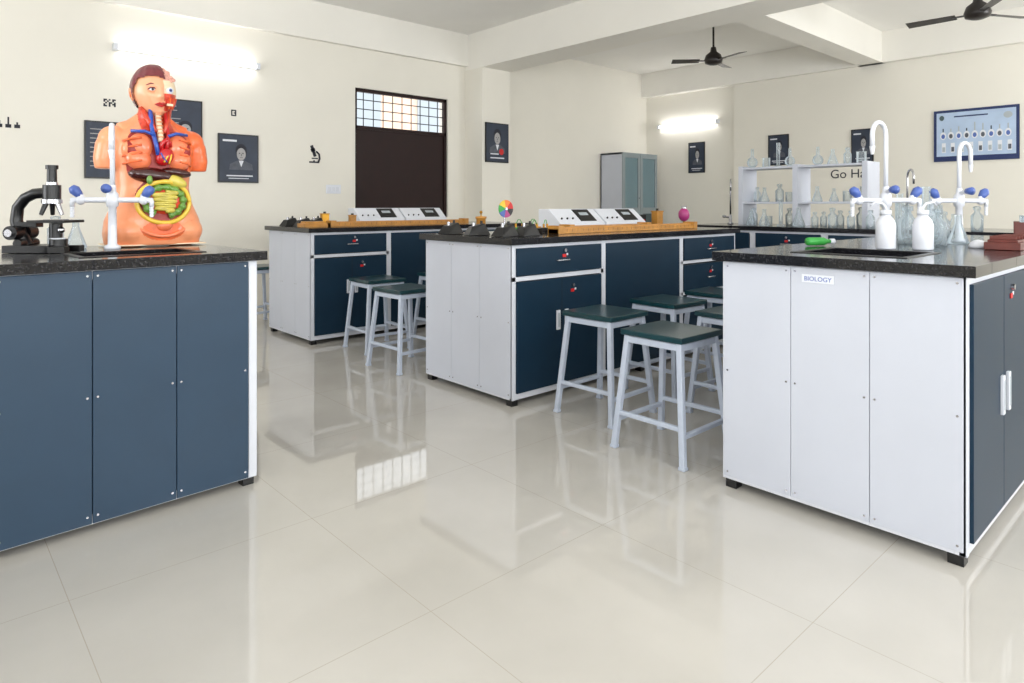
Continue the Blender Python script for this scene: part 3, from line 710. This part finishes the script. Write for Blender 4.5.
    for k in range(5): hb.tube([hc+Vector((.03+.011*k,-.088+.006*k*k*.35,-.03)),hc+Vector((.03+.009*k,-.09+.006*k*k*.35,-.055)),hc+Vector((.026+.007*k,-.086+.005*k*k*.35,-.08))],.004,MUSO if k%2 else MUS,8)
    for q in range(4): hb.box(.022+q*.007,.028+q*.007,-.104+q*.004,-.09,-.068,-.058,IVO,Matrix.Translation(hc))
    hb.tube([hc+Vector((-.024,-.088,-.062)),hc+Vector((-.007,-.1055,-.058)),hc+Vector((0,-.1045,-.060)),hc+Vector((.007,-.1055,-.058)),hc+Vector((.020,-.092,-.062))],[.0015,.0045,.004,.0045,.0015],HEART,8)
    hb.tube([hc+Vector((-.021,-.089,-.064)),hc+Vector((0,-.104,-.070)),hc+Vector((.018,-.092,-.064))],[.0015,.006,.0015],HEART,8)
    hb.ell(hc+Vector((-.089,.008,-.012)),(.008,.018,.029),SK2,Matrix.Rotation(-.2,4,'Y')); hb.ell(hc+Vector((-.095,.002,-.010)),(.003,.009,.016),MUSO)
    hb.ell(hc+Vector((.087,.008,-.012)),(.006,.014,.016),IVO)
    hv2=[HT@v for v in hb.v]; o=len(b.v); b.v+=hv2
    mi=[b.mi(m) for m in hb.mats]
    b.f+=[tuple(i+o for i in f) for f in hb.f]; b.m+=[mi[k] for k in hb.m]; b.sm+=hb.sm
    b.box(-.19,.19,-.11,.11,0.001,.006,IVO)
    return b.build('anatomical_torso_model',loc,rz)
torso((.80,3.27,H+.005),.02)
# ------------------------------------------------------------ lights
def area(name,loc,rot,sx,sy,pw,col=(1,.98,.95)):
    l=bpy.data.lights.new(name,'AREA'); l.shape='RECTANGLE'; l.size=sx; l.size_y=sy; l.energy=pw; l.color=col
    o=bpy.data.objects.new(name,l); sc.collection.objects.link(o); o.location=loc; o.rotation_euler=rot
for i,xc in enumerate((-.5,2.7,7.4)): area('window_daylight',(xc,Y0+.25,1.7),(pi/2+.35,0,0),2.1,1.5,(75,85,120)[i],(.95,.975,1))  # added fill lamps by the unseen south windows, tilted up to light the ceiling
for i,yc in enumerate((-.4,3.7)): area('window_daylight',(X0+.25,yc,1.7),(pi/2+.35,0,-pi/2),2.1,1.5,60,(.95,.975,1))  # same added fill from the unseen west side
w=bpy.data.worlds.new('world'); sc.world=w; w.use_nodes=True; bg=w.node_tree.nodes['Background']; bg.inputs[0].default_value=(.92,.96,1,1); bg.inputs[1].default_value=2.4
# ------------------------------------------------------------ camera
c=bpy.data.cameras.new('camera'); c.sensor_width=36; c.lens=660/1024*36; c.shift_y=-136.5/1024; c.clip_start=.05
o=bpy.data.objects.new('camera',c); sc.collection.objects.link(o); o.location=(0,0,1.09); o.rotation_euler=(pi/2,0,-math.atan2(.673,.740)); sc.camera=o
